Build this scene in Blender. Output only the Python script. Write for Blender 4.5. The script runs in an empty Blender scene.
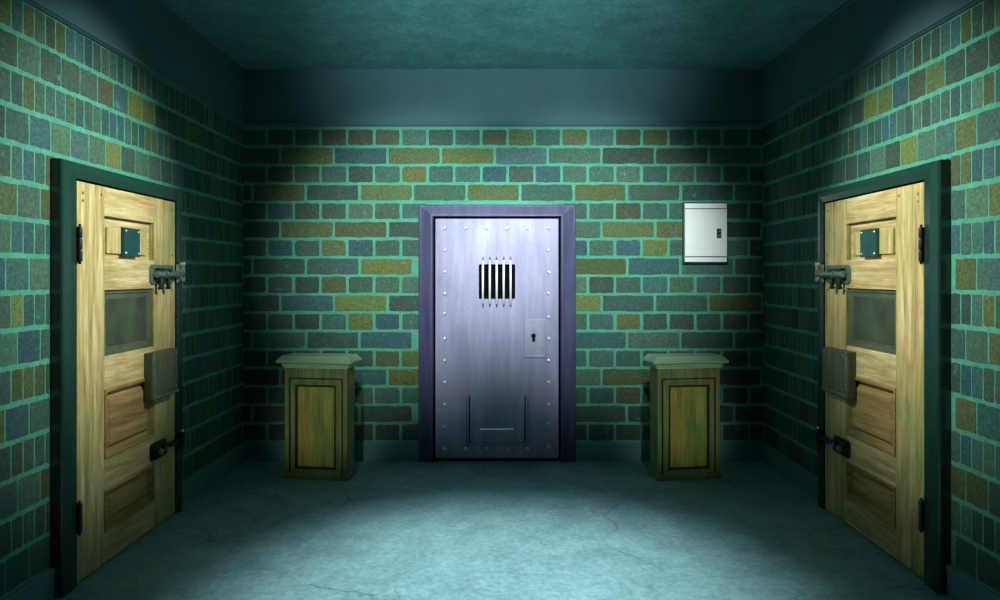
import bpy, bmesh, math, random
from mathutils import Vector, Matrix
C = bpy.context.scene.collection
R = random.Random(7)

# ------------------------------------------------------------------ room measures (metres)
F = 696.0            # focal length for a 1000 px wide frame
CX, CY = 503.0, 275.0
EYE = 1.6
W = 2.241            # half width of the room
D = 6.0              # back wall
H = 3.367            # ceiling
Y0 = -1.2            # where the modelled part of the room ends behind the camera
ZB = 0.152           # baseboard top
ZF = 2.885           # underside of the plaster frieze

def bx_x(px, Y=D): return (px-CX)*Y/F
def bx_z(py, Y=D): return EYE+(CY-py)*Y/F

# ------------------------------------------------------------------ materials
def new_mat(name):
    m = bpy.data.materials.new(name); m.use_nodes = True
    nt = m.node_tree
    return m, nt, nt.nodes['Principled BSDF']
def N(nt, t, **kw):
    n = nt.nodes.new(t)
    for k, v in kw.items():
        if k in n.inputs.keys(): n.inputs[k].default_value = v
        else: setattr(n, k, v)
    return n
def coords(nt, scale=(1,1,1), rot=(0,0,0), loc=(0,0,0)):
    tc = N(nt, 'ShaderNodeTexCoord'); mp = N(nt, 'ShaderNodeMapping')
    mp.inputs['Scale'].default_value = scale; mp.inputs['Rotation'].default_value = rot
    mp.inputs['Location'].default_value = loc
    nt.links.new(tc.outputs['Object'], mp.inputs['Vector'])
    return mp.outputs['Vector']
def noise(nt, vec, scale, detail=4, rough=.6, dist=0):
    n = N(nt, 'ShaderNodeTexNoise')
    n.inputs['Scale'].default_value = scale; n.inputs['Detail'].default_value = detail
    n.inputs['Roughness'].default_value = rough; n.inputs['Distortion'].default_value = dist
    nt.links.new(vec, n.inputs['Vector']); return n.outputs['Fac']
def ramp(nt, fac, stops):
    r = N(nt, 'ShaderNodeValToRGB'); e = r.color_ramp.elements
    while len(e) < len(stops): e.new(.5)
    for el, (p, c) in zip(e, stops):
        el.position = p; el.color = (c[0], c[1], c[2], 1) if not isinstance(c, (int, float)) else (c, c, c, 1)
    nt.links.new(fac, r.inputs['Fac']); return r.outputs['Color']
def mix(nt, fac, a, b, mode='MIX'):
    m = N(nt, 'ShaderNodeMix'); m.data_type = 'RGBA'; m.blend_type = mode
    if isinstance(fac, (int, float)): m.inputs[0].default_value = fac
    else: nt.links.new(fac, m.inputs[0])
    for s, v in ((6, a), (7, b)):
        if isinstance(v, tuple): m.inputs[s].default_value = (v[0], v[1], v[2], 1)
        else: nt.links.new(v, m.inputs[s])
    return m.outputs[2]
def bump(nt, bs, h, strength=.3, dist=.01):
    b = N(nt, 'ShaderNodeBump'); b.inputs['Strength'].default_value = strength
    b.inputs['Distance'].default_value = dist
    nt.links.new(h, b.inputs['Height']); nt.links.new(b.outputs['Normal'], bs.inputs['Normal'])

def mat_plain(name, col, rough=.6, metal=0., spec=.4, nz=.25, scale=18):
    m, nt, bs = new_mat(name)
    v = coords(nt)
    f = noise(nt, v, scale, 5, .65)
    c = ramp(nt, f, [(.3, tuple(x*(1-nz) for x in col)), (.7, tuple(min(1, x*(1+nz)) for x in col))])
    nt.links.new(c, bs.inputs['Base Color'])
    bs.inputs['Roughness'].default_value = rough; bs.inputs['Metallic'].default_value = metal
    bs.inputs['Specular IOR Level'].default_value = spec
    bump(nt, bs, f, .08, .004)
    return m

def mat_brick():
    m, nt, bs = new_mat('glazed brick')
    at = N(nt, 'ShaderNodeAttribute'); at.attribute_name = 'Col'
    v = coords(nt)
    f1 = noise(nt, v, 55, 6, .75); f2 = noise(nt, v, 9, 4, .6); f3 = noise(nt, v, 150, 2, .6)
    c = mix(nt, 1., at.outputs['Color'], ramp(nt, f1, [(.33, .55), (.5, .95), (.68, 1.5)]), 'MULTIPLY')
    c = mix(nt, ramp(nt, f2, [(.55, 0.), (.70, .30)]), c, (.10, .125, .04))
    c = mix(nt, ramp(nt, f3, [(.58, 0.), (.70, .45)]), c, (.085, .24, .17))
    c = mix(nt, ramp(nt, noise(nt, v, 13, 7, .8, .3), [(.60, 0.), (.66, .75)]), c, (.085, .30, .205))
    nt.links.new(c, bs.inputs['Base Color']); bs.inputs['Roughness'].default_value = .75
    bs.inputs['Specular IOR Level'].default_value = .25
    bump(nt, bs, f1, .5, .004)
    return m
def mat_mortar():
    m, nt, bs = new_mat('green mortar')
    v = coords(nt); f = noise(nt, v, 40, 6, .7); f2 = noise(nt, v, 4, 3, .5)
    c = ramp(nt, f, [(.25, (.045, .20, .135)), (.5, (.085, .33, .225)), (.75, (.14, .45, .32))])
    c = mix(nt, .4, c, ramp(nt, f2, [(.35, (.06, .25, .19)), (.65, (.11, .38, .26))]))
    nt.links.new(c, bs.inputs['Base Color']); bs.inputs['Roughness'].default_value = .85
    bs.inputs['Specular IOR Level'].default_value = .15
    bump(nt, bs, f, .7, .006)
    return m
def mat_concrete(name, dark, light, crack=True, seed=0):
    m, nt, bs = new_mat(name)
    v = coords(nt, loc=(seed, seed*.7, 0))
    f = noise(nt, v, 1.1, 7, .62, .6); g = noise(nt, v, 28, 6, .75); h = noise(nt, v, 5, 5, .65, .3)
    c = ramp(nt, f, [(.34, dark), (.62, light)])
    c = mix(nt, .55, c, ramp(nt, h, [(.3, tuple(x*.65 for x in light)), (.7, tuple(min(1, x*1.25) for x in light))]), 'MIX')
    c = mix(nt, 1., c, ramp(nt, g, [(.3, .68), (.7, 1.25)]), 'MULTIPLY')
    if crack:
        w = N(nt, 'ShaderNodeTexNoise'); w.inputs['Scale'].default_value = 2.5; w.inputs['Detail'].default_value = 6
        nt.links.new(v, w.inputs['Vector'])
        ad = N(nt, 'ShaderNodeMixRGB'); ad.inputs[0].default_value = .32
        nt.links.new(v, ad.inputs[1]); nt.links.new(w.outputs['Color'], ad.inputs[2])
        vo = N(nt, 'ShaderNodeTexVoronoi'); vo.feature = 'DISTANCE_TO_EDGE'; vo.inputs['Scale'].default_value = 1.25
        nt.links.new(ad.outputs[0], vo.inputs['Vector'])
        line = ramp(nt, vo.outputs['Distance'], [(0., 1.), (.008, 0.)])
        msk = ramp(nt, noise(nt, v, 1.3, 2, .5), [(.50, 0.), (.62, .55)])
        k = mix(nt, 1., line, msk, 'MULTIPLY')
        c = mix(nt, k, c, tuple(x*.25 for x in dark))
    nt.links.new(c, bs.inputs['Base Color']); bs.inputs['Roughness'].default_value = .8
    bs.inputs['Specular IOR Level'].default_value = .2
    bump(nt, bs, g, .35, .006)
    return m
def mat_wood(name, axis, cols, gscale=1., rough=.5, patch=((.22, .34, .10), (.55, .22, .075)), pamt=.5, seed=0.):
    """grain runs along axis (0 x, 1 y, 2 z)"""
    m, nt, bs = new_mat(name)
    s = [16*gscale]*3; s[axis] = 1.1*gscale
    v = coords(nt, tuple(s), loc=(seed, seed, seed)); v2 = coords(nt, loc=(seed, 3, seed))
    f = noise(nt, v, 1.6, 8, .68, .35); p = noise(nt, v2, 2.3, 4, .6); q = noise(nt, v2, 3.4, 4, .6, .6)
    fine = noise(nt, v, 7, 4, .7)
    c = ramp(nt, f, [(.30, cols[0]), (.5, cols[1]), (.70, cols[2])])
    c = mix(nt, ramp(nt, p, [(.48, 0.), (.66, pamt)]), c, patch[0])
    c = mix(nt, ramp(nt, q, [(.54, 0.), (.70, pamt)]), c, patch[1])
    c = mix(nt, 1., c, ramp(nt, fine, [(.3, .72), (.65, 1.12)]), 'MULTIPLY')
    nt.links.new(c, bs.inputs['Base Color']); bs.inputs['Roughness'].default_value = rough
    bs.inputs['Specular IOR Level'].default_value = .35
    bump(nt, bs, f, .25, .004)
    return m
def mat_steel(name, col, col2, rough=.42, metal=.35):
    m, nt, bs = new_mat(name)
    v = coords(nt, (9, 9, .9)); v2 = coords(nt)
    f = noise(nt, v, 1.5, 6, .6, .2); g = noise(nt, v2, 2.2, 5, .6, .5); k = noise(nt, v2, 70, 3, .6)
    c = ramp(nt, f, [(.3, col), (.7, col2)])
    c = mix(nt, ramp(nt, g, [(.5, 0.), (.72, .35)]), c, tuple(x*.72 for x in col))
    c = mix(nt, 1., c, ramp(nt, k, [(.3, .9), (.7, 1.07)]), 'MULTIPLY')
    nt.links.new(c, bs.inputs['Base Color'])
    bs.inputs['Metallic'].default_value = metal
    r = ramp(nt, g, [(.3, rough-.08), (.7, rough+.12)]); nt.links.new(r, bs.inputs['Roughness'])
    bump(nt, bs, f, .04, .003)
    return m

M = {}
M['brick'] = mat_brick(); M['mortar'] = mat_mortar()
M['floor'] = mat_concrete('floor concrete', (.105, .21, .225), (.225, .40, .425), True, 1.3)
M['ceiling'] = mat_concrete('ceiling plaster', (.07, .20, .20), (.13, .35, .35), False, 4.1)
M['plaster'] = mat_plain('teal plaster', (.072, .152, .165), .85, 0, .2, .10, 2.5)
M['trim'] = mat_plain('teal painted trim', (.10, .25, .27), .6, 0, .35, .12, 5)
M['jamb'] = mat_plain('dark green door frame paint', (.007, .040, .030), .26, 0, .7, .18, 7)
M['wood_v'] = mat_wood('pale worn wood upright grain', 2, ((.25, .17, .055), (.55, .42, .17), (.84, .70, .40)), seed=1.1, pamt=.55)
M['wood_h'] = mat_wood('pale worn wood level grain', 1, ((.30, .20, .075), (.60, .45, .20), (.86, .70, .41)), seed=5.3, pamt=.4)
M['wood_panel'] = mat_wood('raised panel wood', 1, ((.17, .10, .03), (.34, .22, .075), (.52, .36, .14)), seed=9.1, pamt=.4)
M['slate'] = mat_plain('smeared dark grey panel', (.050, .066, .042), .5, 0, .4, .5, 5)
M['slate_rim'] = mat_plain('dark grey panel rim', (.085, .10, .062), .5, 0, .4, .3, 9)
M['iron'] = mat_plain('dark iron', (.035, .045, .04), .4, .6, .5, .35, 25)
M['iron_light'] = mat_plain('worn grey green iron', (.18, .26, .21), .34, .55, .5, .4, 30)
M['iron_worn'] = mat_plain('pale worn iron', (.42, .52, .48), .28, .4, .5, .4, 30)
M['plate'] = mat_plain('dark teal steel plate', (.018, .088, .088), .38, .35, .5, .3, 14)
M['bright'] = mat_plain('bright screw steel', (.75, .8, .8), .25, .6, .6, .1, 20)
M['box_iron'] = mat_wood('rusty lock casing', 2, ((.05, .055, .033), (.09, .095, .058), (.14, .145, .095)), seed=3.7, patch=((.07, .13, .08), (.14, .08, .045)))
M['steel'] = mat_steel('blue grey steel', (.25, .24, .40), (.37, .36, .53), .5, .06)
M['steel_frame'] = mat_steel('violet grey steel frame', (.045, .045, .11), (.085, .086, .19), .42, .15)
M['steel_light'] = mat_steel('rubbed lock plate steel', (.31, .31, .45), (.40, .41, .56), .45, .1)
M['steel_shade'] = mat_steel('painted shadow gap', (.02, .02, .028), (.03, .03, .04))  # near black, shade of the hatch gaps put into the colour
M['rivet'] = mat_plain('polished rivet', (.78, .81, .90), .25, .45, .6, .06, 20)
M['bar'] = mat_plain('white painted bar', (.86, .88, .93), .35, .1, .5, .04, 20)
M['bar_end'] = mat_plain('shadow painted bar end', (.10, .11, .17), .5, .2, .4, .1, 20)  # tapered tips darkened to paint in the shadows at the bar ends
M['seam'] = mat_plain('painted seam shade', (.018, .026, .014), .7, 0, .2, .3, 20)  # dark colour painting shade lines at cabinet door and panel edges
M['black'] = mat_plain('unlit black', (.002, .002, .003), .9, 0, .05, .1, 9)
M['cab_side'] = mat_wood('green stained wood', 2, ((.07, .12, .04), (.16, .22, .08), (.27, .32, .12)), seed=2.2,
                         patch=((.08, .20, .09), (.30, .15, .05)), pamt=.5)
M['cab_top'] = mat_wood('green cabinet top with painted light', 0, ((.26, .44, .27), (.36, .56, .36), (.46, .64, .42)), seed=6.2,  # lid colour raised to carry the light from overhead
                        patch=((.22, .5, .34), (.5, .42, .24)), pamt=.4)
M['cab_panel'] = mat_wood('streaked green and rust panel', 2, ((.13, .15, .03), (.29, .32, .065), (.46, .46, .12)), seed=7.9,
                          patch=((.06, .25, .08), (.62, .22, .045)), pamt=.85)
M['enamel'] = mat_plain('white enamel', (.90, .93, .90), .4, 0, .5, .05, 3)
M['enamel_dark'] = mat_plain('dark case edge', (.03, .045, .045), .5, 0, .4, .2, 8)

# ------------------------------------------------------------------ mesh helpers
def box(bm, x0, x1, y0, y1, z0, z1, bev=0., seg=2, mi=0):
    b = bmesh.new()
    bmesh.ops.create_cube(b, size=1)
    for v in b.verts:
        v.co = Vector(((x0+x1)/2+v.co.x*(x1-x0), (y0+y1)/2+v.co.y*(y1-y0), (z0+z1)/2+v.co.z*(z1-z0)))
    if bev: bmesh.ops.bevel(b, geom=b.edges[:], offset=bev, segments=seg, profile=.6, affect='EDGES')
    for f in b.faces: f.material_index = mi
    merge(bm, b)
def merge(bm, b):
    me = bpy.data.meshes.new('t'); b.to_mesh(me); bm.from_mesh(me); b.free(); bpy.data.meshes.remove(me)
def cyl(bm, p0, p1, r, seg=16, r2=None, bev=0., mi=0):
    p0, p1 = Vector(p0), Vector(p1); d = p1-p0
    b = bmesh.new()
    bmesh.ops.create_cone(b, cap_ends=True, segments=seg, radius1=r, radius2=r if r2 is None else r2, depth=d.length)
    if bev:
        es = [e for e in b.edges if abs(e.verts[0].co.z-e.verts[1].co.z) < 1e-6]
        bmesh.ops.bevel(b, geom=es, offset=bev, segments=2, profile=.6, affect='EDGES')
    q = d.to_track_quat('Z', 'Y').to_matrix().to_4x4()
    bmesh.ops.transform(b, matrix=Matrix.Translation((p0+p1)/2) @ q, verts=b.verts)
    for f in b.faces: f.material_index = mi; f.smooth = len(f.verts) == 4
    merge(bm, b)
def dome(bm, c, axis, r, h, seg=14, rings=4):
    """a low rivet head standing out along axis"""
    a = Vector(axis).normalized(); u = a.orthogonal().normalized(); v = a.cross(u); c = Vector(c)
    rows = []
    for i in range(rings):
        t = i/rings*math.pi/2
        rows.append([bm.verts.new(c+a*h*math.sin(t)+(u*math.cos(2*math.pi*k/seg)+v*math.sin(2*math.pi*k/seg))*r*math.cos(t)) for k in range(seg)])
    top = bm.verts.new(c+a*h)
    for i in range(rings-1):
        for k in range(seg):
            f = bm.faces.new((rows[i][k], rows[i][(k+1) % seg], rows[i+1][(k+1) % seg], rows[i+1][k])); f.smooth = True
    for k in range(seg):
        f = bm.faces.new((rows[-1][k], rows[-1][(k+1) % seg], top)); f.smooth = True
    bm.faces.new(rows[0][::-1])
def loops(bm, ls, cap0=False, cap1=True, mi=0):
    """stack of equal length closed loops joined by quads"""
    vs = [[bm.verts.new(p) for p in l] for l in ls]
    n = len(vs[0])
    for a, b in zip(vs, vs[1:]):
        for k in range(n):
            f = bm.faces.new((a[k], a[(k+1) % n], b[(k+1) % n], b[k])); f.material_index = mi
    if cap1: bm.faces.new(vs[-1]).material_index = mi
    if cap0: bm.faces.new(vs[0][::-1]).material_index = mi
def obj(name, bm, mats, parent=None, loc=(0, 0, 0), fix=True):
    if fix: bmesh.ops.recalc_face_normals(bm, faces=bm.faces[:])
    me = bpy.data.meshes.new(name); bm.to_mesh(me); bm.free()
    for m in (mats if isinstance(mats, (list, tuple)) else [mats]): me.materials.append(m)
    o = bpy.data.objects.new(name, me); C.objects.link(o); o.location = loc
    if parent: o.parent = parent
    return o
def thing(name, loc, label=None, cat=None, group=None, kind=None, rz=0):
    o = bpy.data.objects.new(name, None); C.objects.link(o); o.location = loc; o.rotation_euler = (0, 0, rz)
    o.empty_display_size = .1
    return tag(o, label, cat, group, kind)
def tag(o, label=None, cat=None, group=None, kind=None):
    if label: o['label'] = label
    if cat: o['category'] = cat
    if group: o['group'] = group
    if kind: o['kind'] = kind
    return o
def twin(o, parent, loc):
    c = o.copy(); C.objects.link(c); c.parent = parent; c.location = loc; return c

# ------------------------------------------------------------------ brick walls
PAL = {'d': (.038, .075, .058), 'g': (.054, .115, .078), 's': (.042, .103, .090), 'b': (.032, .092, .102),
       'o': (.074, .102, .040), 'y': (.110, .145, .042), 'r': (.056, .074, .044)}
def brick_wall(name, to3, a0, a1, rows, joint_a, joint_z, jit, skip=(), rad=.014, cham=.004, relief=.6):
    """rows: list of (z0, z1, [(s, e, code)...]); to3(a, z, p) -> room point, p standing out of the wall"""
    bm = bmesh.new(); lay = bm.loops.layers.float_color.new('Col')
    zt, zb = ZF+.02, ZB-.02
    na, nz = int((a1-a0)/.06), int((zt-zb)/.06)
    g = [[bm.verts.new(to3(a0+(a1-a0)*i/na, zb+(zt-zb)*j/nz, R.uniform(-.0006, .0006))) for j in range(nz+1)] for i in range(na+1)]
    for i in range(na):
        for j in range(nz): bm.faces.new((g[i][j], g[i+1][j], g[i+1][j+1], g[i][j+1]))
    for z0, z1, bricks in rows:
        for s, e, code in bricks:
            s2, e2 = max(s, a0), min(e, a1)
            mx, my = (s2+e2)/2, (z0+z1)/2
            if e2-s2 < .03 or any(k[0] < mx < k[1] and k[2] < my < k[3] for k in skip): continue
            ja = joint_a*R.uniform(.75, 1.25)/2; jz = joint_z*R.uniform(.8, 1.15)/2
            x0 = s2+(.001 if s2 > s else ja); x1 = e2-(.001 if e2 < e else ja)
            y0, y1 = z0+jz, z1-jz; w, h = x1-x0, y1-y0
            if w < .012: continue
            r = min(rad, w*.22); n1 = 5 if w > .2 else 3
            big = R.choice([None]*8+[0, 1, 2, 3])
            cor = [(x0, y0), (x1, y0), (x1, y1), (x0, y1)]; pts = []
            for k in range(4):
                p, nx, pv = cor[k], cor[(k+1) % 4], cor[k-1]
                rr = r*R.uniform(.4, 1.2)*(2.0 if big == k and w > .1 else 1)
                dn = Vector((nx[0]-p[0], nx[1]-p[1])).normalized(); dp = Vector((pv[0]-p[0], pv[1]-p[1])).normalized()
                P = Vector(p)
                pts += [P+dp*rr, P+(dp+dn)*rr*.3, P+dn*rr]
                m = n1 if k in (0, 2) else 2
                for q in range(1, m+1):
                    t = q/(m+1); t = .12+t*.76
                    pts.append(P+(Vector(nx)-P)*t+Vector((R.uniform(-1, 1)*jit*.6 if k in (1, 3) else 0, R.uniform(-1, 1)*jit if k in (0, 2) else 0)))
            mx, my = (x0+x1)/2, (y0+y1)/2
            dep = R.uniform(.005, .009)*relief
            qa, qb = 1-cham/w, 1-cham/h
            l0 = [bm.verts.new(to3(p[0], p[1], -.002)) for p in pts]
            l1 = [bm.verts.new(to3(p[0], p[1], dep*.55)) for p in pts]
            l2 = [bm.verts.new(to3(mx+(p[0]-mx)*qa, my+(p[1]-my)*qb, dep)) for p in pts]
            n = len(pts); fs = [bm.faces.new(l2)]
            for A, B in ((l0, l1), (l1, l2)):
                for k in range(n): fs.append(bm.faces.new((A[k], A[(k+1) % n], B[(k+1) % n], B[k])))
            k = R.uniform(.8, 1.22)
            col = tuple(x*k*R.uniform(.92, 1.08) for x in PAL[code])+(1.,)
            for f in fs:
                f.material_index = 1
                for lp in f.loops: lp[lay] = col
    o = obj(name, bm, [M['mortar'], M['brick']])
    return tag(o, kind='structure')

# ------------------------------------------------------------------ setting: brick walls
def split(codes, start, pitch, rnd='ddsgsdob'):
    return [(start+i*pitch, start+(i+1)*pitch, c) for i, c in enumerate(codes)]
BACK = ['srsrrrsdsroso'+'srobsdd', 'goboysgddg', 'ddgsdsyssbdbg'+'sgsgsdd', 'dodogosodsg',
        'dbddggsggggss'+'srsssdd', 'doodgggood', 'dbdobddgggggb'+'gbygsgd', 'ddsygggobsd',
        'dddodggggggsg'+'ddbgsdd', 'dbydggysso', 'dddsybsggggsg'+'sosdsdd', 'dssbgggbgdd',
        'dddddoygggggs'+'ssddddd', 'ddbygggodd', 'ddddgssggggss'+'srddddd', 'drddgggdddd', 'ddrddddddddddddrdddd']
rows = []
for i, cd in enumerate(BACK):
    z1 = bx_z(128.2+18.43*i); z0 = bx_z(128.2+18.43*(i+1))
    if i % 2 == 0: b = split(cd, bx_x(240.3), 26.75*D/F)
    elif i % 4 == 1: b = split(cd, bx_x(226.9), 53.5*D/F)
    else: b = split(cd, bx_x(199), 53.5*D/F)
    rows.append((z0, z1, b))
brick_wall('wall_back', lambda a, z, p: (a, D-p, z), -W, W, rows, .024, .026, .0045,
           skip=[(bx_x(425), bx_x(570), 0, bx_z(211)), (bx_x(690), bx_x(722), bx_z(254), bx_z(210))])
SIDE = {-1: ['obodrobsbdgsdgdosoggdd', 'dgddgrbyyddoosd', 'sbogssgsdgsbbsdb', 'sbgsgydgsdsbd', 'gsbsrbdgsddbsgg', 'ogosgdbsdgd',
             'gbbsbdgdsb', 'sgdsbgdosd', 'gyssdgbs'],
        1: ['oddobsddrsbdgddgoddggd', 'dddorbyydgddsog', 'bogssgsdgdsbbsds', 'sosgydgsdsbdd', 'dbsorbdgsddbsgg', 'ogssgdbsdgd',
            'gbssbdgdsb', 'sodsbgdosd', 'gysddgbs']}
def Yof(px): return W*F/(CX-px)
for side, nm in ((-1, 'wall_left'), (1, 'wall_right')):
    rows = []; hgt = (ZF-ZB)/16
    for i in range(16):
        z1 = ZF-hgt*i; z0 = z1-hgt
        wide = i % 2; pitch = .158 if wide else .079
        s = Yof(17.5)+(.079 if i % 4 == 3 else 0) if wide else Yof(11)
        lst = []
        k0 = -int((s-Y0)/pitch)-1
        cs = SIDE[side][i] if i < len(SIDE[side]) else ''
        for k in range(k0, int((D-s)/pitch)+2):
            idx = k+1
            c = cs[idx] if 0 <= idx < len(cs) else R.choice('ddddsssssggggbbobor' if side < 0 else 'dddddssssgggbbobor')
            lst.append((s+k*pitch, s+(k+1)*pitch, c))
        rows.append((z0, z1, lst))
    brick_wall(nm, lambda a, z, p, sd=side: (sd*(W-p), a, z), Y0, D, rows, .0095, .025, .0035,
               skip=[(3.52, 4.72, 0, 2.10)], rad=.007, cham=.002, relief=.25)

def struct(name, bm, m): return tag(obj(name, bm, m), kind='structure')
bm = bmesh.new(); box(bm, -W-.15, W+.15, Y0, D+.15, -.12, 0); struct('floor', bm, M['floor'])
bm = bmesh.new(); box(bm, -W-.15, W+.15, Y0, D+.15, H, H+.12); struct('ceiling', bm, M['ceiling'])
# plaster frieze with a rounded bead along its lower edge, one piece a wall; profile is (p, z)
def strip(name, prof, m, side):
    bm = bmesh.new()
    def P(p, z, t):
        if side == 'back': return (-W+p+(2*W-2*p)*t, D-p, z)
        s = -1 if side == 'left' else 1
        return (s*(W-p), Y0+(D-p-Y0)*t, z)
    loops(bm, [[P(p, z, 0) for p, z in prof], [P(p, z, 1) for p, z in prof]], True, True)
    struct(name, bm, m)
def bead(zc, r, p0, n=6):
    return [(p0+r*math.sin(math.pi*i/n), zc-r*math.cos(math.pi*i/n)) for i in range(n+1)]
FR = [(-.02, ZF-.006)]+[(.004, ZF-.006), (.012, ZF-.004)]+bead(ZF+.016, .013, .020)+[(.016, ZF+.028), (.016, H-.03), (.024, H-.02), (.024, H), (-.02, H)]
BB = [(-.02, 0), (.020, 0), (.020, ZB-.030), (.026, ZB-.024), (.026, ZB-.008), (.014, ZB), (-.02, ZB)]
for i, sd in enumerate(('back', 'left', 'right')): strip('trim_%d' % (i+1), FR, M['plaster'], sd)
def base_piece(name, side, t0, t1):
    bm = bmesh.new()
    if side == 'back':
        ls = [[(x, D-p, z) for p, z in BB] for x in (t0, t1)]
    else:
        s = -1 if side == 'left' else 1
        ls = [[(s*(W-p), y, z) for p, z in BB] for y in (t0, t1)]
    return ls
def baseboard(side, runs):
    bm = bmesh.new()
    for t0, t1 in runs: loops(bm, base_piece('', side, t0, t1), True, True)
    struct('baseboard_'+side, bm, M['trim'])

# ------------------------------------------------------------------ the two wooden doors
XL = W-.045                     # plane of the leaf
def Ld(px, p=.0): return (XL-p)*F/(CX-px)
U0, U1 = Ld(77), Ld(175)        # leaf, from its near to its far edge
Y_NEAR, Y_FAR = Yof(50), 4.738
def wooden_door(side, name, label, y_near, y_far):
    k = (y_far-y_near)/(Y_FAR-Y_NEAR); s = -side
    root = thing(name, (side*W, y_near, 0), label, 'door', kind='structure')
    def fin(nm, bm, m, par=root, fix=True):
        for v in bm.verts: v.co = Vector((s*v.co.x, (v.co.y-Y_NEAR)*k, v.co.z))
        return obj(nm, bm, m, par)
    # coordinates below: x = out of the wall, y = along it, z = up
    E = .045
    # frame: three sides with mitred moulded section
    fo = (Y_NEAR, Y_FAR, 2.178); fi = (U0-.012, U1+.012, 2.098)
    sec = [(0., 0.), (0., .052), (.06, .060), (.55, .060), (.80, .054), (1., .050), (1., 0.)]
    bm = bmesh.new()
    ls = []
    for (yo, yi, zo, zi) in ((fo[0], fi[0], 0, 0), (fo[0], fi[0], fo[2], fi[2]), (fo[1], fi[1], fo[2], fi[2]), (fo[1], fi[1], 0, 0)):
        ls.append([(p, yo+(yi-yo)*t, zo+(zi-zo)*t) for t, p in sec])
    loops(bm, ls, True, True); fin('door_frame', bm, M['jamb'])
    # dark rebate behind the gap
    bm = bmesh.new(); box(bm, .001, .012, fi[0], fi[1], .0, fi[2]); fin('rebate', bm, M['black'])
    # leaf: stiles and rails
    UA, UB = Ld(104.6), Ld(154)
    Z = [.012, .178, .412, .583, .966, 1.150, 1.516, 1.692, 1.927, 2.086]
    bm = bmesh.new()
    box(bm, .012, E, U0, UA-.001, Z[0], Z[9], .0025); box(bm, .012, E, UB+.001, U1, Z[0], Z[9], .0025)
    for a, b in ((0, 1), (2, 3), (4, 5), (6, 7), (8, 9)):
        box(bm, .012, E-.0012, UA, UB, Z[a], Z[b], .0025, mi=1)
    leaf = fin('door_leaf', bm, [M['wood_v'], M['wood_h']])
    # dowel pegs at the joints
    for (y, z) in ((U0+.05, 2.03), (U0+.05, 1.99), (UA-.03, 2.04), (U1-.045, 2.03), (U1-.04, 1.73), (U1-.04, 1.50)):
        bm = bmesh.new(); dome(bm, (E, y, z), (1, 0, 0), .009, .003); fin('peg', bm, M['cab_side'], leaf)
    def frame_rect(bm, y0, y1, z0, z1, steps):
        """steps: list of (inset, depth)"""
        loops(bm, [[(p, y0+i, z0+i), (p, y1-i, z0+i), (p, y1-i, z1-i), (p, y0+i, z1-i)] for i, p in steps], False, True)
    # lookout panel with a raised board
    bm = bmesh.new(); frame_rect(bm, UA, UB, Z[7], Z[8], [(0, .0125), (.0, .014), (.008, .015)]); fin('panel', bm, M['wood_h'])
    bm = bmesh.new(); box(bm, .014, .028, Ld(110.3), Ld(149.3), 1.722, 1.868, .003); fin('lookout_board', bm, M['wood_v'])
    bm = bmesh.new(); y0, y1, z0, z1 = Ld(123.6), Ld(139.8), 1.708, 1.876
    box(bm, .026, .048, y0, y1, z0, z1, .004)
    pl = fin('lookout_cover', bm, M['plate'])
    for y in (y0+.02, y1-.02):
        for z in (z0+.02, z1-.02):
            bm = bmesh.new(); dome(bm, (.048, y, z), (1, 0, 0), .0085, .006); fin('screw', bm, M['bright'], pl)
    # dark panel
    bm = bmesh.new(); frame_rect(bm, UA, UB, Z[5], Z[6], [(0, .014), (0, .030), (.020, .030), (.026, .024)])
    p = fin('dark_panel', bm, M['slate_rim'])
    bm = bmesh.new(); box(bm, .016, .027, UA+.055, UB-.055, Z[5]+.05, Z[6]-.05, .003); fin('pane', bm, M['slate'], p)
    # two raised and fielded panels
    for a, b in ((3, 4), (1, 2)):
        bm = bmesh.new()
        frame_rect(bm, UA, UB, Z[a], Z[b], [(0, .012), (0, .049), (.004, .052), (.016, .050), (.034, .018), (.044, .016), (.066, .038), (.074, .039)])
        fin('raised_panel', bm, M['wood_panel'])
    # hinges
    for z in ((1.668, 1.85), (.272, .428)):
        bm = bmesh.new()
        box(bm, E-.002, E+.010, U0-.040, U0+.022, z[0], z[1], .003)
        for q in range(3):
            a = z[0]+(z[1]-z[0])*q/3+.002; b = z[0]+(z[1]-z[0])*(q+1)/3-.002
            cyl(bm, (E+.019, U0-.008, a), (E+.019, U0-.008, b), .013, 14, bev=.002)
        cyl(bm, (E+.019, U0-.008, z[0]-.012), (E+.019, U0-.008, z[1]+.012), .007, 10)
        fin('hinge', bm, M['iron'])
    # upper latch
    y0, y1 = Ld(149.2), Ld(172.5)
    def octo(bm, x0, x1, ya, yb, za, zb, c):
        o = [(ya+c, za), (yb-c, za), (yb, za+c), (yb, zb-c), (yb-c, zb), (ya+c, zb), (ya, zb-c), (ya, za+c)]
        loops(bm, [[(x0, y, z) for y, z in o], [(x1, y, z) for y, z in o]], True, True)
    bm = bmesh.new(); octo(bm, E, E+.010, y0, y1, 1.545, 1.665, .02); lt = fin('latch', bm, M['iron_light'])
    bm = bmesh.new()
    box(bm, E+.010, E+.044, y0+.05, y0+.115, 1.566, 1.645, .006); box(bm, E+.010, E+.050, y0+.145, y0+.20, 1.572, 1.640, .006)
    fin('bolt_bracket', bm, M['iron'], lt)
    bm = bmesh.new(); cyl(bm, (E+.032, y0+.03, 1.604), (E+.032, 4.70, 1.604), .022, 18, bev=.004)
    cyl(bm, (E+.032, y0+.125, 1.604), (E+.032, y0+.14, 1.604), .029, 18, bev=.003); fin('bolt', bm, M['iron_light'], lt)
    bm = bmesh.new()
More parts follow.
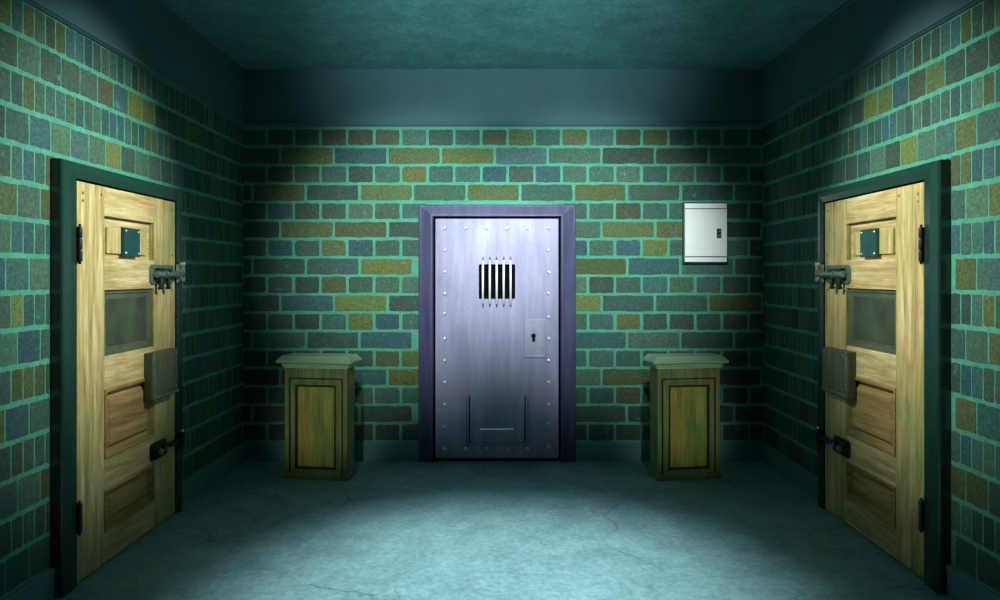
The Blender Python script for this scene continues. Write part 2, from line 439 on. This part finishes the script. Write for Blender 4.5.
    for yy in (y0+.075, y0+.17):
        cyl(bm, (E+.036, yy, 1.575), (E+.036, yy, 1.515), .013, 14, bev=.003); box(bm, E+.022, E+.050, yy-.016, yy+.016, 1.508, 1.524, .004)
    fin('bolt_handle', bm, M['iron'], lt)
    bm = bmesh.new()
    ky = Ld(177.2, .015); K = .056
    box(bm, K, K+.010, ky-.01, ky+.060, 1.550, 1.672, .004)
    box(bm, K+.008, K+.036, ky-.004, ky+.014, 1.556, 1.664, .004); box(bm, K+.008, K+.036, ky+.036, ky+.050, 1.556, 1.664, .004)
    box(bm, K+.022, K+.036, ky-.004, ky+.050, 1.634, 1.664, .004); box(bm, K+.022, K+.036, ky-.004, ky+.050, 1.556, 1.575, .004)
    kp = fin('latch_keeper', bm, M['iron_worn'])
    for yy in (ky+.008, ky+.040):
        bm = bmesh.new(); cyl(bm, (K+.028, yy, 1.664), (K+.028, yy, 1.684), .012, 12, bev=.003); fin('screw', bm, M['bright'], kp)
    # lock casing
    y0, y1, z0, z1 = 4.257, 4.585, .826, 1.121
    bm = bmesh.new(); box(bm, E-.001, E+.052, y0, y1, z0, z1, .006); box(bm, E+.050, E+.058, y0+.035, y1-.012, z0+.030, z1-.012, .004)
    lb = fin('lock_casing', bm, M['box_iron'])
    bm = bmesh.new(); box(bm, E+.048, E+.060, y0+.004, y0+.028, z0+.006, z1-.006, .004); box(bm, E+.048, E+.062, y0+.028, y1-.004, z0+.008, z0+.028, .004)
    fin('casing_band', bm, M['iron_light'], lb)
    for yy, zz in ((y0+.05, z1-.03), (y1-.03, z1-.03), (y1-.03, z0+.05), (y0+.05, z0+.05)):
        bm = bmesh.new(); dome(bm, (E+.058, yy, zz), (1, 0, 0), .008, .005); fin('rivet', bm, M['iron_light'], lb)
    # lower latch
    y0 = Ld(149.5)
    bm = bmesh.new(); octo(bm, E, E+.009, y0, y0+.20, .435, .545, .018); ll = fin('lower_latch', bm, M['iron'])
    bm = bmesh.new(); box(bm, E+.008, E+.040, y0+.02, y0+.075, .45, .53, .006); box(bm, E+.008, E+.040, y0+.115, y0+.15, .455, .525, .006)
    box(bm, E+.012, E+.034, y0+.15, 4.72, .476, .508, .006)
    fin('bolt', bm, M['iron'], ll)
    bm = bmesh.new(); cyl(bm, (E+.040, y0+.048, .49), (E+.062, y0+.048, .49), .020, 16, bev=.004)
    cyl(bm, (E+.040, y0+.13, .49), (E+.056, y0+.13, .49), .014, 16, bev=.004); fin('bolt_handle', bm, M['iron_light'], ll)
    bm = bmesh.new()
    box(bm, K, K+.010, ky-.006, ky+.055, .435, .548, .004); box(bm, K+.008, K+.034, ky, ky+.016, .440, .545, .004)
    box(bm, K+.008, K+.034, ky+.034, ky+.048, .440, .545, .004); box(bm, K+.020, K+.034, ky, ky+.048, .522, .545, .004)
    kp = fin('lower_latch_keeper', bm, M['iron'])
    bm = bmesh.new(); cyl(bm, (K+.026, ky+.024, .545), (K+.026, ky+.024, .562), .011, 12, bev=.003); fin('screw', bm, M['bright'], kp)
    return root
wooden_door(-1, 'door_1', 'worn pale wooden door with iron latches on the left brick wall', Y_NEAR, Y_FAR)
YR0, YR1 = W*F/(951-CX), (W-.06)*F/(817.5-CX)
wooden_door(1, 'door_2', 'worn pale wooden door with iron latches on the right brick wall', YR0, YR1)
baseboard('left', [(Y0, Y_NEAR), (Y_FAR, D)])
baseboard('right', [(Y0, YR0), (YR1, D)])

# ------------------------------------------------------------------ the steel cell door
fx0, fx1, fz = bx_x(418.3, 5.96), bx_x(576, 5.96), bx_z(204.4, 5.96)
lx0, lx1, lz0, lz1 = bx_x(435.3, 5.955), bx_x(558.6, 5.955), bx_z(458.2, 5.955), bx_z(218.6, 5.955)
cell = thing('door_3', ((fx0+fx1)/2, D, 0), 'blue grey riveted steel cell door with a barred window', 'door', kind='structure')
ox = (fx0+fx1)/2
def cfin(nm, bm, m, par=cell, loc=(0, 0, 0)):
    for v in bm.verts: v.co = Vector((v.co.x-ox, v.co.y, v.co.z))
    return obj(nm, bm, m, par, loc)
# y below is measured back from the wall face: negative comes into the room
gx, gz = .017, .017
sec = [(0., 0.), (0., -.030), (.10, -.036), (.13, -.036), (.86, -.060), (.93, -.060), (1., -.052), (1., 0.)]
bm = bmesh.new(); ls = []
for (xo, xi, zo, zi) in ((fx0, lx0-gx, 0, 0), (fx0, lx0-gx, fz, lz1+gz), (fx1, lx1+gx, fz, lz1+gz), (fx1, lx1+gx, 0, 0)):
    ls.append([(xo+(xi-xo)*t, y, zo+(zi-zo)*t) for t, y in sec])
loops(bm, ls, True, True); cfin('door_frame', bm, M['steel_frame'])
bm = bmesh.new(); box(bm, lx0-gx, lx1+gx, -.010, 0, 0, lz1+gz); cfin('rebate', bm, M['black'])
# leaf with a real opening
wx0, wx1, wz0, wz1 = bx_x(478.8, 5.955), bx_x(515.2, 5.955), bx_z(299, 5.955), bx_z(264.2, 5.955)
bm = bmesh.new()
def rrect(x0, x1, z0, z1, r, n):
    out = []
    for (cx, cz, a) in ((x1-r, z1-r, 0), (x0+r, z1-r, 90), (x0+r, z0+r, 180), (x1-r, z0+r, 270)):
        for i in range(n+1):
            t = math.radians(a+90*i/n); out.append((cx+r*math.cos(t), cz+r*math.sin(t)))
    return out
inn = rrect(wx0, wx1, wz0, wz1, .010, 4); out = rrect(lx0, lx1, lz0, lz1, .004, 4); out2 = rrect(lx0+.004, lx1-.004, lz0+.004, lz1-.004, .004, 4)
loops(bm, [[(x, -.011, z) for x, z in out], [(x, -.040, z) for x, z in out], [(x, -.045, z) for x, z in out2], [(x, -.045, z) for x, z in inn], [(x, -.012, z) for x, z in inn]], False, False)
leaf = cfin('door_leaf', bm, M['steel'])
bm = bmesh.new(); box(bm, wx0-.03, wx1+.03, -.013, -.0105, wz0-.03, wz1+.03); cfin('window_dark_sheet', bm, M['black'])  # black sheet painting the unlit depth behind the bars
zb0, zb1 = bx_z(304, 5.94), bx_z(260, 5.94)
proto = None
for px in (482.9, 489.8, 496.7, 503.7, 510.6):
    x = bx_x(px, 5.945)
    if proto is None:
        bm = bmesh.new(); cyl(bm, (ox, -.056, zb0), (ox, -.056, zb1), .0092, 14)
        for a, b in ((zb0, zb0-.030), (zb1, zb1+.030)):
            cyl(bm, (ox, -.056, a), (ox, -.047, b), .0098, 14, r2=.002, mi=1)
        proto = cfin('window_bar', bm, [M['bar'], M['bar_end']], cell, (x-ox, 0, 0))
    else: twin(proto, cell, (x-ox, 0, 0))
rp = None
spots = [(444.6, y) for y in (228, 250, 272, 293.6, 313.5, 338.7, 360.6, 382.6, 405, 427.2, 449.2)]
spots += [(548.6, y) for y in (228, 250, 272, 293.6, 317, 338.7, 360.6, 382.6, 404.6, 424, 446.5)]
spots += [(px, y) for px in (465.5, 486.3, 507, 527.6) for y in (228, 449)]
for px, py in spots:
    l = (bx_x(px, 5.95)-ox, -.045, bx_z(py, 5.95))
    if rp is None:
        bm = bmesh.new(); dome(bm, (ox, 0, 0), (0, -1, 0), .0175, .013); rp = cfin('rivet', bm, M['rivet'], cell, l)
    else: twin(rp, cell, l)
# lock plate with keyhole
kx0, kx1, kz0, kz1 = bx_x(524.6, 5.95), bx_x(545, 5.95), bx_z(357.5, 5.95), bx_z(319, 5.95)
bm = bmesh.new(); box(bm, kx0, kx1, -.051, -.044, kz0, kz1, .003); box(bm, kx0+.004, kx1-.002, -.056, -.050, kz0, kz0+.018, .002)
lp = cfin('lock_plate', bm, M['steel_light'])
kx, kz = bx_x(533.6, 5.95), bx_z(335.8, 5.95)
bm = bmesh.new(); cyl(bm, (kx, -.0500, kz), (kx, -.0535, kz), .0205, 20)
o = [(kx-.008, kz), (kx+.008, kz), (kx+.014, kz-.050), (kx-.014, kz-.050)]
loops(bm, [[(x, -.050, z) for x, z in o], [(x, -.0534, z) for x, z in o]], True, True); cfin('keyhole', bm, M['black'], lp)
# food hatch
hx0, hx1, hz0, hz1 = bx_x(469.5, 5.95), bx_x(525, 5.95), bx_z(443.5, 5.95), bx_z(396, 5.95)
bm = bmesh.new()
for xa in (hx0-.022, hx1+.006): box(bm, xa, xa+.016, -.070, -.044, hz0, hz1, .004)
box(bm, hx0-.02, hx1+.02, -.056, -.044, hz0-.014, hz0+.002, .003)
cfin('hatch_rail', bm, M['steel'])
bm = bmesh.new(); box(bm, hx0-.028, hx1+.028, -.0462, -.044, hz0-.018, hz1-.012)
for xa in (hx0-.006, hx1-.006): box(bm, xa, xa+.012, -.0462, -.044, hz0, hz1)
cfin('hatch_gap_shade', bm, M['steel_shade'])  # dark plate painting the shadow gaps at rails and flap
bm = bmesh.new(); box(bm, hx0+.004, hx1-.004, -.050, -.044, hz0+.006, hz1-.01, .002); zm = bx_z(421.5, 5.95)
box(bm, hx0+.010, hx1-.010, -.054, -.049, hz0+.012, zm, .0025)
ht = cfin('food_hatch', bm, M['steel'])
bm = bmesh.new(); hz = bx_z(428.6, 5.95)
box(bm, bx_x(479.5, 5.95), bx_x(514, 5.95), -.074, -.066, hz-.009, hz+.009, .003)
for x in (bx_x(480.5, 5.95), bx_x(511.5, 5.95)): box(bm, x, x+.012, -.070, -.052, hz-.006, hz+.006, .002)
cfin('hatch_handle', bm, M['rivet'], ht)
baseboard('back', [(-W, fx0), (fx1, W)])

# ------------------------------------------------------------------ white electrical box
ex0, ex1, ez0, ez1 = bx_x(685.3, 5.93), bx_x(727.2, 5.93), bx_z(262, 5.93), bx_z(203.3, 5.93)
eb = thing('electrical_box', ((ex0+ex1)/2, D-.008, ez0), 'white enamel electrical box on the back brick wall, right of the steel door', 'electrical box')
def efin(nm, bm, m, par=eb):
    for v in bm.verts: v.co = Vector((v.co.x-(ex0+ex1)/2, v.co.y, v.co.z-ez0))
    return obj(nm, bm, m, par)
bm = bmesh.new(); box(bm, ex0-.010, ex1+.010, -.034, .004, ez0-.012, ez1+.012, .003); efin('back_box', bm, M['enamel_dark'])
bm = bmesh.new(); box(bm, ex0, ex1, -.054, -.033, ez0, ez1, .003); efin('case', bm, M['enamel'])
dz0, dz1 = bx_z(256.8, 5.93), bx_z(208.6, 5.93)
for z in (dz0, dz1):
    bm = bmesh.new(); box(bm, ex0+.001, ex1-.001, -.0555, -.053, z-.0035, z+.0035); efin('seam', bm, M['iron'])
bm = bmesh.new(); box(bm, ex0+.001, ex1-.001, -.062, -.0535, dz0+.004, dz1-.004, .0025); dr = efin('door', bm, M['enamel'])
bm = bmesh.new(); a, b = bx_x(716.8, 5.93), bx_x(721.2, 5.93); z0, z1 = bx_z(238, 5.93), bx_z(228.6, 5.93)
box(bm, a, b, -.066, -.061, z0, z1, .004)
h = efin('lock', bm, M['iron'], dr)
bm = bmesh.new()
for t in (.24, .74): cyl(bm, ((a+b)/2+.003, -.0655, z0+(z1-z0)*t), ((a+b)/2+.003, -.071, z0+(z1-z0)*t), .011, 14, bev=.002)
efin('lock_button', bm, M['iron_light'], dr)

# ------------------------------------------------------------------ two small cabinets
def cabinet(px_c, label, rz, panel, dx=0):
    Yf = 5.45; k = Yf/F
    root = thing('cabinet', ((px_c-CX)*k, Yf+.12, 0), label, 'cabinet', 'narrow wooden cabinets against the back wall', rz=rz)
    hw = .256; d0, d1 = -.12, .05
    def zz(py): return EYE+(CY-py)*k
    bm = bmesh.new()
    # carcass: sides, back, top rail, corner posts
    box(bm, -hw, -hw+.034, d0-.004, d1, .02, .885, .005); box(bm, hw-.034, hw, d0-.004, d1, .02, .885, .005)
    box(bm, -hw+.045, hw-.045, d1-.02, d1, .02, .885); box(bm, -hw+.03, hw-.03, d0+.003, d0+.04, zz(378.6), .885, .003)
    box(bm, -hw+.03, hw-.03, d0+.003, d1-.01, .02, zz(475.2), .003)
    box(bm, -hw+.045, hw-.045, d0+.030, d0+.045, .03, .88)
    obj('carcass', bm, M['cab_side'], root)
    bm = bmesh.new(); box(bm, -hw-.012, hw+.012, d0-.014, d1+.004, 0, .030, .008); box(bm, -hw-.006, hw+.006, d0-.007, d1+.004, .026, .042, .005)
    obj('plinth', bm, M['cab_side'], root)
    # necking mould under the lid
    bm = bmesh.new(); box(bm, -hw-.010, hw+.010, d0-.010, d1+.004, .868, .884, .005); box(bm, -hw-.022, hw+.022, d0-.018, d1+.006, .886, .906, .004)
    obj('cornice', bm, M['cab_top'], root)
    # lid with sloping edges
    W2 = .308; bm = bmesh.new()
    def ring(i, z, ins=0): return [(-W2+i, d0-.05+i, z), (W2-i, d0-.05+i, z), (W2-i, d1+.02-i*.4, z), (-W2+i, d1+.02-i*.4, z)]
    loops(bm, [ring(.026, .904), ring(.004, .911), ring(0, .915), ring(0, .929), ring(.004, .933), ring(.034, .964), ring(.040, .967)], True, True)
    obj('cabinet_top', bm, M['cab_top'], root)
    # door
    a0, a1, b0, b1 = -hw+.046, hw-.046, zz(474.6), zz(379.4)
    bm = bmesh.new()
    st = .050
    loops(bm, [[(a0+i, y, b0+i), (a1-i, y, b0+i), (a1-i, y, b1-i), (a0+i, y, b1-i)] for i, y in
               ((0, d0+.03), (0, d0+.001), (.005, d0-.005), (.020, d0-.005), (.024, d0-.001), (st-.014, d0-.001), (st-.010, d0-.006), (st-.004, d0-.006), (st, d0+.008), (st+.002, d0+.020))], True, True)
    dr = obj('cabinet_door', bm, M['cab_side'], root)
    def rim(nm, j0, j1, y0, y1, par):
        bm = bmesh.new()
        def L(j, y): return [(a0+j, y, b0+j), (a1-j, y, b0+j), (a1-j, y, b1-j), (a0+j, y, b1-j)]
        loops(bm, [L(j0, y0), L(j0, y1), L(j1, y1), L(j1, y0)], False, False); return obj(nm, bm, M['seam'], par)
    rim('door_shade_rim', -.010, .001, d0+.02, d0+.0015, root)  # dark rim painting the shade in the gap round the door
    rim('panel_shade_rim', st-.007, st+.007, d0+.010, d0-.0065, dr)  # dark rim added as the shade line round the panel
    bm = bmesh.new(); i = st-.002
    loops(bm, [[(a0+j, y, b0+j), (a1-j, y, b0+j), (a1-j, y, b1-j), (a0+j, y, b1-j)] for j, y in ((i, d0+.016), (i+.012, d0+.010), (i+.020, d0+.008))], True, True)
    obj('door_panel', bm, panel, dr)
    bm = bmesh.new(); dome(bm, (.005, d0-.002, zz(383.4)), (0, -1, 0), .010, .014); obj('knob', bm, M['iron_light'], dr)
    return root
cabinet(317.8, 'narrow green and rust stained wooden cabinet left of the steel cell door', math.radians(-8), M['cab_panel'])
cabinet(686.8, 'narrow green and rust stained wooden cabinet right of the steel door, below the white box', math.radians(8), M['cab_panel'])

# ------------------------------------------------------------------ light
def spot(loc, to, power, deg, col=(1, 1, 1), rad=.15, blend=1.):
    l = bpy.data.lights.new('spot', 'SPOT'); l.energy = power; l.spot_size = math.radians(deg); l.spot_blend = blend
    l.color = col; l.shadow_soft_size = rad
    o = bpy.data.objects.new('spot_light', l); C.objects.link(o); o.location = loc
    o.rotation_euler = (Vector(to)-Vector(loc)).to_track_quat('-Z', 'Y').to_euler(); return o
cool = (.90, 1., .97)
for x in (-.57, .57): spot((x, 2.7, 3.0), (x*1.35, 6, 1.84), 740, 44, cool, .12)       # on the cell door and back wall
spot((0, 3.4, 3.32), (0, 3.5, 0), 740, 58, (.84, .98, 1.), .15)             # pool of light on the floor
spot((0, .9, 2.05), (0, 4.9, H), 720, 42, (.72, .96, 1.), .2)              # wash on the ceiling
for sd in (-1, 1):
    spot((-sd*.5, 3.65, 3.32), (sd*W, 3.72, 1.92), 720, 46, (.93, 1., .92), .10)    # one on each wooden door
    spot((sd*1.1, 1.0, 2.15), (sd*1.42, 5.42, .60), 200, 14, (1., 1., .92), .06)    # unseen spot added to brighten each cabinet
w = bpy.data.worlds.new('World'); bpy.context.scene.world = w; w.use_nodes = True
bg = w.node_tree.nodes['Background']; bg.inputs[0].default_value = (.25, .75, .72, 1); bg.inputs[1].default_value = .06

# ------------------------------------------------------------------ camera
cd = bpy.data.cameras.new('Camera'); cam = bpy.data.objects.new('Camera', cd); C.objects.link(cam)
cam.location = (0, 0, EYE); cam.rotation_euler = (math.pi/2, 0, 0)
cd.sensor_width = 36; cd.sensor_fit = 'HORIZONTAL'; cd.lens = F/1000*36
cd.shift_x = -(CX-500)/1000; cd.shift_y = -(300-CY)/1000
cd.clip_start = .05
sc = bpy.context.scene; sc.camera = cam
vs = sc.view_settings; vs.view_transform = 'Standard'; vs.look = 'None'; vs.gamma = 1; vs.use_curve_mapping = False; vs.exposure = 0
